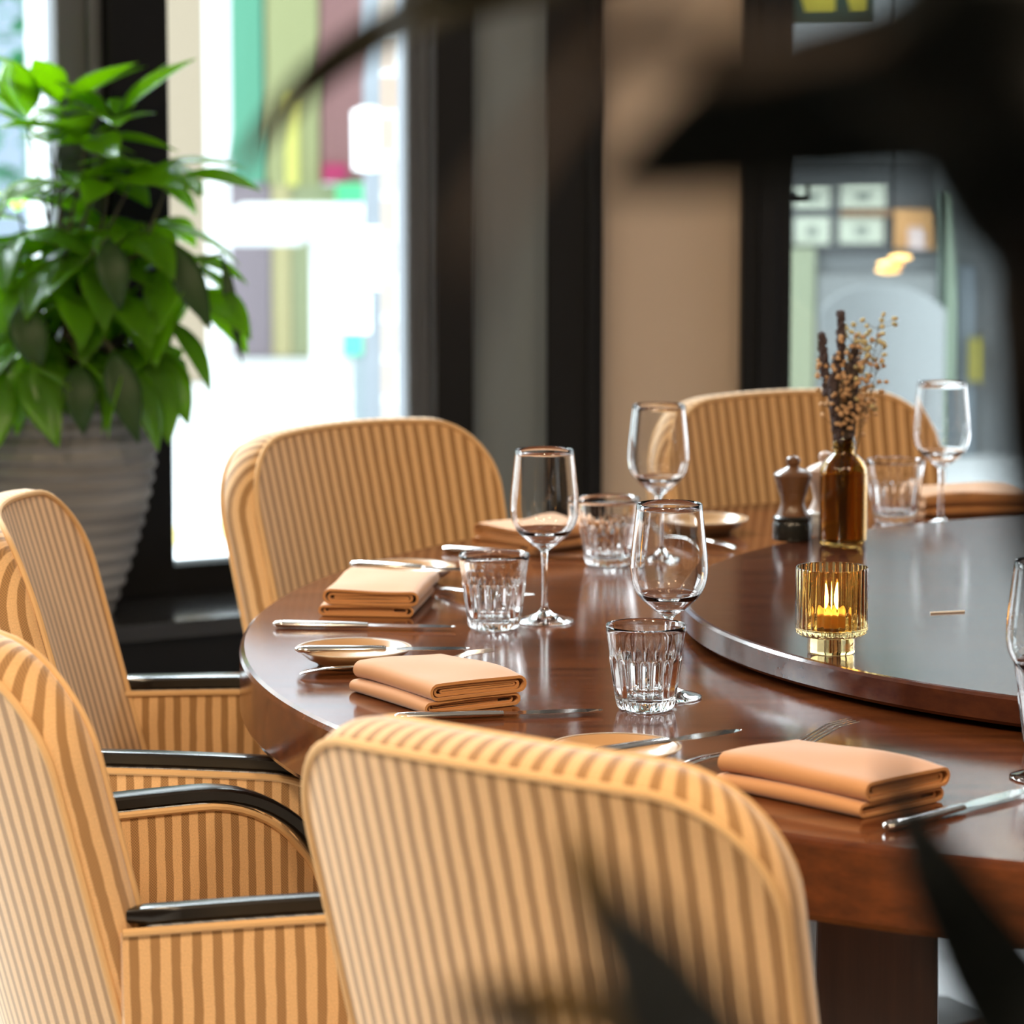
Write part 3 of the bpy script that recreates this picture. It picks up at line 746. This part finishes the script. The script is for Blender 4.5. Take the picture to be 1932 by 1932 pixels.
# dried flowers in it
M_lav = mat('dried_lavender', (.060, .042, .045), .9); M_twig = mat('dry_twig', (.10, .075, .045), .9); M_blos = mat('dried_blossom', (.52, .32, .17), .9); M_blos2 = mat('pale_dried_blossom', (.55, .47, .25), .9)
rg = random.Random(11)
def px2(u, v): 
    w_ = aty(u, v, by_); return w_.x - bx_, w_.z - HS
lav = [((1586, 592), 'tallest dark dried lavender sprig in the amber bottle'), ((1549, 632), 'leftmost dark dried lavender sprig in the amber bottle'), ((1612, 650), None), ((1578, 668), None), ((1600, 690), None), ((1592, 740), None), ((1568, 705), None), ((1612, 715), None)]
for k, ((u, v), lab) in enumerate(lav):
    X, Z = px2(u, v); dy = rg.uniform(-.025, .025); r_ = empty('lavender_sprig', (bx_, by_, HS + .012))
    tag(r_, lab or 'dark dried lavender sprig in the middle of the bunch in the amber bottle', 'dried flower', 'dried lavender in the amber bottle')
    b0 = Vector((X*.12, dy*.12, .0)); b1 = Vector((X*.28, dy*.2, .13)); b2 = Vector((X*.9, dy*.8, Z*.75)); b3 = Vector((X, dy, Z - .012))
    path = []
    for i in range(11):
        t = i/10
        path.append(b0*(1-t)**3 + b1*3*t*(1-t)**2 + b2*3*t*t*(1-t) + b3*t**3)
    MB().sweep(path, .0009, n=6).build('stem', M_twig, r_)
    hb = MB()
    L0 = .45 if k != 0 else .72
    if k == 1: L0 = .62
    for i in range(30 if k > 1 else 34):
        t = L0 + (1 - L0)*i/29
        t = min(t, 1.0); q_ = t*10; i0 = min(9, int(q_)); c = path[i0].lerp(path[i0+1], q_ - i0)
        th = i*2.4; wv = .0042*(1 - .5*t) + .001
        hb.ball(c + Vector((math.cos(th)*wv, math.sin(th)*wv, 0)), rg.uniform(.0026, .0046)*(1.25 if k > 1 else 1), 6, 4, (1, 1, 1.5))
    hb.build('flower_head', M_lav, r_)
wax_ = [((1655, 612), 'tallest pale dried flower sprig leaning right in the amber bottle', 1), ((1640, 650), None, 0), ((1628, 640), None, 1), ((1600, 655), None, 0), ((1555, 690), 'pale dried flower sprig leaning left in the amber bottle', 0), ((1650, 700), None, 0), ((1618, 760), None, 0), ((1580, 720), None, 0), ((1608, 700), None, 0)]
for k, ((u, v), lab, yel) in enumerate(wax_):
    X, Z = px2(u, v); dy = rg.uniform(-.03, .03); r_ = empty('dried_flower_sprig', (bx_, by_, HS + .012))
    tag(r_, lab or 'pale dried flower sprig in the middle of the bunch in the amber bottle', 'dried flower', 'pale dried flowers in the amber bottle')
    b0 = Vector((X*.12, dy*.12, 0)); b1 = Vector((X*.25, dy*.2, .135)); b2 = Vector((X*.8, dy*.8, Z*.72)); b3 = Vector((X, dy, Z - .012))
    path = [b0*(1-t)**3 + b1*3*t*(1-t)**2 + b2*3*t*t*(1-t) + b3*t**3 for t in [i/10 for i in range(11)]]
    tw = MB().sweep(path, .0006, n=5); hb = MB()
    for i in range(26):
        t = 1 - .5*rg.random()**1.3; q_ = t*10; i0 = min(9, int(q_)); c = path[i0].lerp(path[i0+1], q_ - i0)
        e = c + Vector((rg.uniform(-.020, .020), rg.uniform(-.015, .015), rg.uniform(0.0, .022)))*(1.15 if yel else .85)
        tw.sweep([c, e], .00035, n=4)
        for m_ in range(3): hb.ball(e + Vector((rg.uniform(-.002, .002), rg.uniform(-.002, .002), rg.uniform(-.001, .002))), rg.uniform(.0018, .0034), 6, 4)
    tw.build('stem', M_twig, r_); hb.build('flower_head', M_blos2 if yel else M_blos, r_)

def build_mill():
    r = empty('pepper_mill')
    MB().lathe([(.0002, 0), (.026, 0), (.0268, .002), (.0268, .022), (.0255, .025), (.0262, .028), (.0262, .031), (.023, .0335)], 48).build('base', M_millb, r)
    MB().lathe([(.023, .0335), (.0205, .037), (.0165, .047), (.0160, .052), (.0185, .062), (.0225, .075), (.0258, .086), (.0266, .089), (.025, .0915), (.017, .096), (.0085, .0990), (.0070, .101)], 48).build('body', M_mill, r)
    MB().lathe([(.006, .100), (.0085, .1025), (.0098, .107), (.0088, .1115), (.005, .1142), (.0002, .1147)], 32).build('knob', M_mill, r)
    return r
M_mill = wood('mill_wood', (.10, .045, .020), (.15, .07, .03), .28, (40, 40, 3)); M_millb = mat('black_mill_base', (.012, .013, .012), .25)
p = at(1495, 1018, HS)
r = build_mill(); r.location = (p.x, p.y, HS + .0003); tag(r, 'dark wooden pepper mill with a black base left of the amber bottle', 'pepper mill')
M_mill = mat('pale_mill_wood', (.50, .36, .29), .35); M_millb = mat('white_mill_base', (.62, .60, .58), .3)
p = at(1556, 1008, HS)
r = build_mill(); r.name = 'salt_mill'; r.location = (p.x, p.y, HS + .0003); tag(r, 'pale wooden salt mill half hidden behind the amber bottle', 'salt mill')
p = at(1755, 1158, HS); q_ = at(1820, 1155, HS)
tp = MB().sweep([p + Vector((0, 0, .0012)), q_ + Vector((0, 0, .0012))], [.0012, .0012], n=8).build('stick', mat('pale_stick', (.80, .78, .74), .6))  # thin pale rod lying flat on the lazy susan top
tag(tp, 'thin white toothpick lying on the lazy susan right of the candle', 'stick')

# ------------------------------------------------------------------ plates, napkins, cutlery
def build_plate():
    r = empty('side_plate')
    prof = [(.0002, .0032), (.036, .0032), (.038, .0008), (.042, .0008), (.044, .004), (.054, .0085), (.063, .0165), (.0655, .0185), (.0662, .0197), (.0655, .0204), (.062, .0196), (.055, .0130), (.047, .0082), (.0002, .0072)]
    MB().lathe(prof, 72).build('dish', M_plate, r, angle=60)
    MB().lathe([(.0640, .0189), (.0668, .0194), (.0668, .0206), (.0640, .0205)], 72, cap=False).build('rim', mat('pale_rim_glaze', (.60, .48, .36), .18), r, angle=60)
    return r
PLT = build_plate()
PL_ = [((668, 1222), 'caramel side plate left of the front left napkin under a butter knife'), ((765, 1069), 'caramel side plate behind the left napkin close to the street window chair'),
       ((1160, 1408), 'caramel side plate just behind the foreground chair'), ((1325, 978), 'caramel side plate at the far side in front of the striped chair')]
plp = []
for i, (uv_, l_) in enumerate(PL_):
    o = PLT if i == 0 else copy_tree(PLT); p = at(*uv_, TT + .02); o.location = (p.x, p.y, TT + .0002); plp.append(p); tag(o, l_, 'plate', 'side plates on the table')

def build_napkin(seed):
    L, Wd, Hh = .165, .125, .034; rg = random.Random(seed)
    mb = MB(); NL = 22
    def tube_layer(z0, z1, w0, w1, th, jit):
        """a flattened loop of cloth, open at both ends"""
        hz = (z1 - z0)/2; zc = (z0 + z1)/2; pts = []
        n = 10
        for i in range(n + 1): t = i/n; pts.append((w0 + hz + (w1 - w0 - 2*hz)*t, z1, 0, 1))
        for i in range(1, 8): a = PI/2 - PI*i/8; pts.append((w1 - hz + hz*math.cos(a), zc + hz*math.sin(a), math.cos(a), math.sin(a)))
        for i in range(n + 1): t = 1 - i/n; pts.append((w0 + hz + (w1 - w0 - 2*hz)*t, z0, 0, -1))
        for i in range(1, 8): a = -PI/2 - PI*i/8; pts.append((w0 + hz + hz*math.cos(a), zc + hz*math.sin(a), math.cos(a), math.sin(a)))
        m = len(pts); vs = []; fs = []
        ph = rg.uniform(0, 6)
        for l in range(NL + 1):
            x = -L/2 + L*l/NL; ex = jit*(1 if l in (0, NL) else 0)
            for (w_, z, nw, nz) in pts:
                nzv = (math.sin(x*34 + ph) * math.cos(w_*40 + ph*2))*.0020*(z/Hh)
                drop = -.006*max(0, abs(x)/(L/2) - .6)**1.5*(z/Hh) + .003*math.cos(x*16)*(z/Hh)*math.cos(w_*18)
                zz = max(.0004, z + nzv + drop)
                vs.append((x + (ex if x > 0 else -ex), w_, zz)); 
            for (w_, z, nw, nz) in pts:
                nzv = (math.sin(x*34 + ph) * math.cos(w_*40 + ph*2))*.0020*(z/Hh)
                drop = -.006*max(0, abs(x)/(L/2) - .6)**1.5*(z/Hh) + .003*math.cos(x*16)*(z/Hh)*math.cos(w_*18)
                vs.append((x + (ex if x > 0 else -ex), w_ - nw*th, max(.0004, z + nzv + drop - nz*th)))
        R = 2*m
        for l in range(NL):
            for i in range(m):
                k = (i + 1) % m
                fs.append((l*R + i, l*R + k, (l+1)*R + k, (l+1)*R + i)); fs.append((l*R + m + i, (l+1)*R + m + i, (l+1)*R + m + k, l*R + m + k))
        for l in (0, NL):
            for i in range(m):
                k = (i + 1) % m; fs.append((l*R + i, l*R + m + i, l*R + m + k, l*R + k))
        mb.add(vs, fs)
    h = Wd/2
    tube_layer(.0005, .0150, -h, h - .004, .0030, 0)
    tube_layer(.0036, .0119, -h + .006, h - .012, .0022, -.003)
    tube_layer(.0062, .0093, -h + .012, h - .03, .0012, -.005)
    tube_layer(.0152, .0345, -h + .006, h + .003, .0032, .0015)
    tube_layer(.0190, .0306, -h + .012, h - .005, .0028, -.001)
    tube_layer(.0224, .0272, -h + .02, h - .010, .0020, -.002)
    return mb
nap_defs = [((-.084, 3.855), -58, 1.0, 'folded orange napkin on the front left of the table, nearest the foreground chair top'), ((-.170, 4.492), 83 + 180, 1.08, 'folded orange napkin further left with its end towards the camera'),
            ((.305, 3.358), -47, 1.13, 'folded orange napkin at the right behind the foreground chair'), ((.042, 5.03), 224, .95, 'folded orange napkin behind the left wine glass at the far side'),
            ((.690, 5.40), 195, 1.05, 'folded orange napkin at the far right behind the wine glass')]
NAP = [build_napkin(3), build_napkin(8)]
for i, ((x, y), dg, sc, l_) in enumerate(nap_defs):
    o = NAP[0].build('folded_napkin', M_nap, None, angle=60) if i == 0 else (NAP[1].build('folded_napkin', M_nap, None, angle=60) if i == 1 else nobj[i % 2].copy())
    if i == 0: nobj = [o]
    elif i == 1: nobj.append(o)
    else: COL.objects.link(o)
    o.location = (x, y, TT + .0003); o.rotation_euler = (0, 0, math.radians(dg)); o.scale = (sc, 1, 1)
    tag(o, l_, 'napkin', 'folded napkins on the table')

def build_knife(L=.225, name='table_knife'):
    r = empty(name); h = .52*L
    xs = [0, .004, .015, .06, .10, h]; 
    MB().sweep([(x, 0, .0048) for x in xs], [.004, .0075, .0088, .0082, .0070, .0062], [.002, .004, .0045, .0042, .0038, .003], n=14).build('handle', M_steel, r, angle=60)
    bl = MB(); pts = [(h - .002, .0055, -.0055), (h + .012, .0045, -.0075), (h + .03, .0070, -.0098), (L*.80, .0072, -.0100), (L*.92, .0060, -.0082), (L*.98, .0020, -.0040), (L, -.001, -.0016)]
    vs = []
    for x, a, b in pts: vs += [(x, a, .0056), (x, a, .0038), (x, b, .0044), (x, b, .0048)]
    fs = []
    for i in range(len(pts) - 1):
        for k in range(4): fs.append((i*4 + k, i*4 + (k+1) % 4, i*4 + 4 + (k+1) % 4, i*4 + 4 + k))
    fs += [(3, 2, 1, 0), tuple(len(pts)*4 - 4 + k for k in range(4))]
    bl.add(vs, fs).build('blade', M_steel, r, smooth=False); return r
def build_fork(L=.222):
    r = empty('table_fork')
    P = [(0, .0030), (.006, .0050), (.03, .0085), (.07, .0105), (.105, .0085), (.13, .0060), (.145, .0065)]
    MB().sweep([(x, 0, z) for x, z in P], [.004, .0085, .0080, .0055, .0036, .0060, .0120], [.0010, .0016, .0018, .0018, .0018, .0016, .0013], n=12).build('handle', M_steel, r, angle=60)
    tn = MB()
    for y in (-.0096, -.0032, .0032, .0096):
        tn.sweep([(.143, y*.95, .0064), (.155, y, .0085), (.175, y, .0155), (.195, y, .0225), (L, y*.97, .0250)], [.0022, .0019, .0017, .0013, .0006], [.0011, .0011, .001, .0009, .0005], n=8)
    tn.build('tines', M_steel, r, angle=60); return r
def put(o, a, b, z, tilt=0):
    d = Vector((b[0] - a[0], b[1] - a[1])); o.location = (a[0], a[1], z); o.rotation_euler = (0, -tilt, math.atan2(d.y, d.x))
KN = build_knife()
kd = [((-.125, 3.726), (.096, 3.762), 'steel table knife between the foreground chair top and the front napkin'), ((-.293, 4.324), (-.061, 4.301), 'steel table knife in front of the further left napkin'),
      ((.342, 3.196), (.492, 3.356), 'steel table knife at the right near the table edge'), ((-.098, 4.965), (.105, 4.89), 'steel table knife at the far left edge behind the left tumbler')]
for i, (a, b, l_) in enumerate(kd):
    o = KN if i == 0 else copy_tree(KN); put(o, a, b, TT + .0002); tag(o, l_, 'knife', 'steel table knives')
BK = build_knife(.20, 'butter_knife')
bd = [((557, 1229), (872, 1227), 'butter knife lying across the front left side plate'), ((662, 1066), (905, 1080), 'butter knife lying across the side plate near the street window chair'),
      ((1105, 1426), (1350, 1388), 'butter knife lying across the side plate behind the foreground chair')]
for i, (a, b, l_) in enumerate(bd):
    o = BK if i == 0 else copy_tree(BK); A = at(*a, TT + .023); B_ = at(*b, TT + .023)
    put(o, A, B_, TT + .0206); tag(o, l_, 'butter knife', 'butter knives on the side plates')
FK = build_fork()
fd = [(at(566, 1277, TT), at(915, 1228, TT + .025), 'fork behind the front left napkin with its tines rising towards the tumbler'), (at(1285, 1453, TT), at(1440, 1390, TT + .022), 'fork sticking out behind the napkin at the right'),
      (at(826, 1117, TT), at(955, 1121, TT + .02), 'fork behind the further left napkin by the second tumbler'), (at(1385, 1040, TT), at(1290, 1026, TT), 'fork by the far side plate seen through the wine glasses')]
for i, (a, b, l_) in enumerate(fd):
    o = FK if i == 0 else copy_tree(FK); put(o, a, b, TT + .0008); tag(o, l_, 'fork', 'steel forks on the table')

# ------------------------------------------------------------------ potted plant on the ledge
p = at(112, 1160, .45); PX, PY = p.x, p.y
pp_ = empty('potted_plant', (PX, PY, .4502)); tag(pp_, 'leafy green plant in a ribbed grey planter on the window ledge', 'potted plant')
pot = mat('ribbed_grey_clay', (.22, .20, .19), .8); t = NT(pot); t.l(t.ramp(t.noise((3, 3, 40), 3), [(.3, (.115, .11, .108)), (.7, (.215, .205, .20))]), t.b.inputs['Base Color'])
HP = .445; prof = []
def pr(z):
    k = z/HP; return .092 + .090*(math.sin(min(1, k*1.18)*PI/2))**.95 - (.010*max(0, k - .85)/.15)
for i in range(121):
    z = HP*i/120; prof.append((pr(z) + .0032*math.sin(z*2*PI/.0262)*(1 if z > .01 else 0), z))
prof = [(.0002, 0)] + prof + [(pr(HP) - .014, HP + .001), (pr(HP) - .018, HP - .05), (.0002, HP - .05)]
MB().lathe(prof, 72).build('planter', pot, pp_, angle=80)
MB().lathe([(.0002, HP - .050), (.155, HP - .050), (.155, HP - .036), (.08, HP - .028), (.0002, HP - .026)], 32).build('soil', M_soil, pp_)
rg = random.Random(21); fol = MB(); stm = MB()
nodes = [(165, 262, -.05), (95, 275, -.02), (255, 330, .0), (170, 500, -.09), (285, 540, .05), (20, 450, -.05), (130, 560, -.11), (350, 545, -.02), (120, 205, .02), (215, 225, -.02), (50, 232, .03), (30, 375, .05), (120, 345, -.03), (205, 345, -.05), (320, 335, -.02), (235, 440, -.06), (120, 480, -.07), (330, 490, -.04), (45, 505, -.06), (205, 560, -.08), (300, 590, -.05), (95, 620, -.10), (10, 590, .0), (180, 670, -.10), (265, 650, -.09), (150, 430, .06), (280, 420, .08), (80, 430, .08), (-30, 450, 0.0), (60, 680, -.10)]
for k, (u, v, dy) in enumerate(nodes):
    c = aty(u, v, PY + dy) - Vector((PX, PY, .4502))
    base = Vector((rg.uniform(-.05, .05), rg.uniform(-.05, .05), HP - .03))
    if c.z > HP + .02:
        mid = (base + c)/2 + Vector((c.x*.15, c.y*.15, .04))
    else:
        mid = Vector((c.x*.7, c.y*.7, HP + .12))
    pth = [base*(1-t_)**2 + mid*2*t_*(1-t_) + c*t_**2 for t_ in [i/8 for i in range(9)]]
    stm.sweep(pth, [.006 - .0045*i/8 for i in range(9)], n=6)
    nl = rg.choice((5, 6, 7))
    a0 = rg.uniform(0, 2*PI); low = min(1, max(0, (v - 200)/480))
    for j in range(nl):
        a = a0 + 2*PI*j/nl + rg.uniform(-.25, .25)
        L = rg.uniform(.135, .205)
        el = rg.uniform(.0, .9)*(1 - low) + rg.uniform(-1.15, -.1)*low
        d = Vector((math.cos(a)*math.cos(el), math.sin(a)*math.cos(el), math.sin(el)))
        side = Vector((0, 0, 1)); droop = .35 + .85*low
        path = []; q_ = c + d*.015; dd = d.copy(); M_ = 9
        for i in range(M_):
            if q_.z < HP + .02 and math.hypot(q_.x, q_.y) < .215:
                rr_ = max(1e-3, math.hypot(q_.x, q_.y)); q_.x *= .215/rr_; q_.y *= .215/rr_
            path.append(q_.copy()); dd = (dd + Vector((0, 0, -droop/M_))).normalized(); q_ = q_ + dd*L/M_
        ws = [L*.18*w_ for w_ in (.10, .45, .82, 1.0, 1.0, .86, .62, .32, .02)]
        nr = Vector((0, 0, 1)) if abs(d.z) < .75 else Vector((d.x, d.y, .2))
        fol.leaf(path, ws, nr + Vector((rg.uniform(-.4, .4), rg.uniform(-.4, .4), 0)), .22)
M_leafshade = leafmat('shaded_leaf', (.020, .065, .008), (.06, .16, .012), .5, .35)  # hanging leaves' shade is put into a darker copy of the leaf colour
shaded = MB()
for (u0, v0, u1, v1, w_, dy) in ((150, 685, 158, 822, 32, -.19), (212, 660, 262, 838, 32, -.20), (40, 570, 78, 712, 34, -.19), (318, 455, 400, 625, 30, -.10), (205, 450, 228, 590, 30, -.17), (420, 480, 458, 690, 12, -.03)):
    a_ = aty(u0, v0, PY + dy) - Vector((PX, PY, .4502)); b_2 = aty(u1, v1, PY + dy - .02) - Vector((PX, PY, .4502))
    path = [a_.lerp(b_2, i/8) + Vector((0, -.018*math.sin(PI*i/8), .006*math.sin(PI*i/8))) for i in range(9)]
    shaded.leaf(path, [w_/1060*k_ for k_ in (.10, .50, .85, 1.0, 1.0, .85, .60, .30, .02)], (.2, -1, .2), .22)
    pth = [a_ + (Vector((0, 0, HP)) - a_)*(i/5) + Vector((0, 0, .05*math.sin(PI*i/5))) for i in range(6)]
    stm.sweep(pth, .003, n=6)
shaded.build('shaded_leaves', M_leafshade, pp_, solid=.0006)
stm.build('stem', M_stem, pp_); fol.build('foliage', M_leafg, pp_, solid=.0006)

# ------------------------------------------------------------------ dark plant close to the camera on the right
fp = empty('foreground_plant', (.30, 1.05, 0)); tag(fp, 'dark out of focus plant close to the camera along the right edge', 'potted plant')
O = Vector((.30, 1.05, 0))
MB().lathe([(.0002, 0), (.10, 0), (.145, .02), (.16, .36), (.155, .365), (.148, .36), (.14, .32), (.0002, .32)], 40).build('planter', M_room, fp)
MB().lathe([(.0002, .30), (.138, .30), (.138, .325), (.0002, .335)], 24).build('soil', M_soil, fp)
MB().sweep([(0, 0, .32), (-.01, .01, .8), (.01, 0, 1.3), (.0, -.02, 1.75)], [.016, .014, .012, .006], n=10).build('stem', M_stem, fp)
def fleaf(pts, ws, m_, k=1.0, fold=.2):
    pts = [(u, v, d*k) for u, v, d in pts]
    P = [aty(u, v, d) - O for u, v, d in pts]
    # smooth it
    path = []; w2 = []; n = len(P)
    for i in range(n - 1):
        for q in range(4):
            t = q/4; p0, p1, p2, p3 = P[max(i-1, 0)], P[i], P[i+1], P[min(i+2, n-1)]
            path.append(.5*((2*p1) + (p2 - p0)*t + (2*p0 - 5*p1 + 4*p2 - p3)*t*t + (3*p1 - 3*p2 + p3 - p0)*t**3))
            w2.append((ws[i]*(1-t) + ws[i+1]*t)*pts[i][2]/FPX)
    path.append(P[-1]); w2.append(ws[-1]*pts[-1][2]/FPX)
    MB().leaf(path, w2, (.15, -1, .25), fold, 3).build('leaf', m_, fp, solid=.0006)
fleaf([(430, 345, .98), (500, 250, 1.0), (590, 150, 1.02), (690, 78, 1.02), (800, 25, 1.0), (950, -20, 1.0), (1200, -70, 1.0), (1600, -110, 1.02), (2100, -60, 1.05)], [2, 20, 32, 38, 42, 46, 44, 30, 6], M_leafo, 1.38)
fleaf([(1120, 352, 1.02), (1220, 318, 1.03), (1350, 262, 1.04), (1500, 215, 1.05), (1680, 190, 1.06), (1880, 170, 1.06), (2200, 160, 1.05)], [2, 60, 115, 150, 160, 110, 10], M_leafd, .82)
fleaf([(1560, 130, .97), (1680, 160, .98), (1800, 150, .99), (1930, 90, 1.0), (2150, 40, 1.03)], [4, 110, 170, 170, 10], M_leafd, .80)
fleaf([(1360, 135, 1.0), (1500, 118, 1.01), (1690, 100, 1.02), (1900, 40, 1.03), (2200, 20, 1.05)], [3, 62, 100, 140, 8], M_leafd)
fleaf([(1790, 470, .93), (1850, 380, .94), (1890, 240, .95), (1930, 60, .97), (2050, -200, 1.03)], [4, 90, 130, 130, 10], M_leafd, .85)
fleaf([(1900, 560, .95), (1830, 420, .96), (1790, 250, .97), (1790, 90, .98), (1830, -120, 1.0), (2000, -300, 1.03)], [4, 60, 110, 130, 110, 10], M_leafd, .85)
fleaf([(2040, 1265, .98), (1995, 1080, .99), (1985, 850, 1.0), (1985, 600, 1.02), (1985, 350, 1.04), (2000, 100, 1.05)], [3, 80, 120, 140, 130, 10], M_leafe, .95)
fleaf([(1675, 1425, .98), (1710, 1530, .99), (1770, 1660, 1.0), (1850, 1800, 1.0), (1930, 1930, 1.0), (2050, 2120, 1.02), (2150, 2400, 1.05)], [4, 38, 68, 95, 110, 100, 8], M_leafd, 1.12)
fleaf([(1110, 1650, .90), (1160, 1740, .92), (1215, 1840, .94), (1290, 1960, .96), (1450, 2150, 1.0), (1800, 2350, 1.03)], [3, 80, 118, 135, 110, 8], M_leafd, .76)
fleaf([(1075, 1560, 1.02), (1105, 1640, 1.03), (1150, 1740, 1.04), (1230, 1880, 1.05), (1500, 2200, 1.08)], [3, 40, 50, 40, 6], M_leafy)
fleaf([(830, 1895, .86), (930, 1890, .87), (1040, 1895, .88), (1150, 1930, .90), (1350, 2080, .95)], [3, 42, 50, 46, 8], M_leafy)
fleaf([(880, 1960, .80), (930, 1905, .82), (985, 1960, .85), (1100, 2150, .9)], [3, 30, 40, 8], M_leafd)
fleaf([(1010, 60, .66), (1120, 70, .67), (1260, 85, .68), (1400, 95, .70), (1700, 60, .8)], [3, 34, 44, 44, 8], M_leafb)
fleaf([(860, 660, .62), (880, 560, .62), (900, 450, .63), (960, 330, .66), (1100, 150, .74), (1400, -200, .9)], [2, 18, 26, 26, 22, 6], M_leafb)
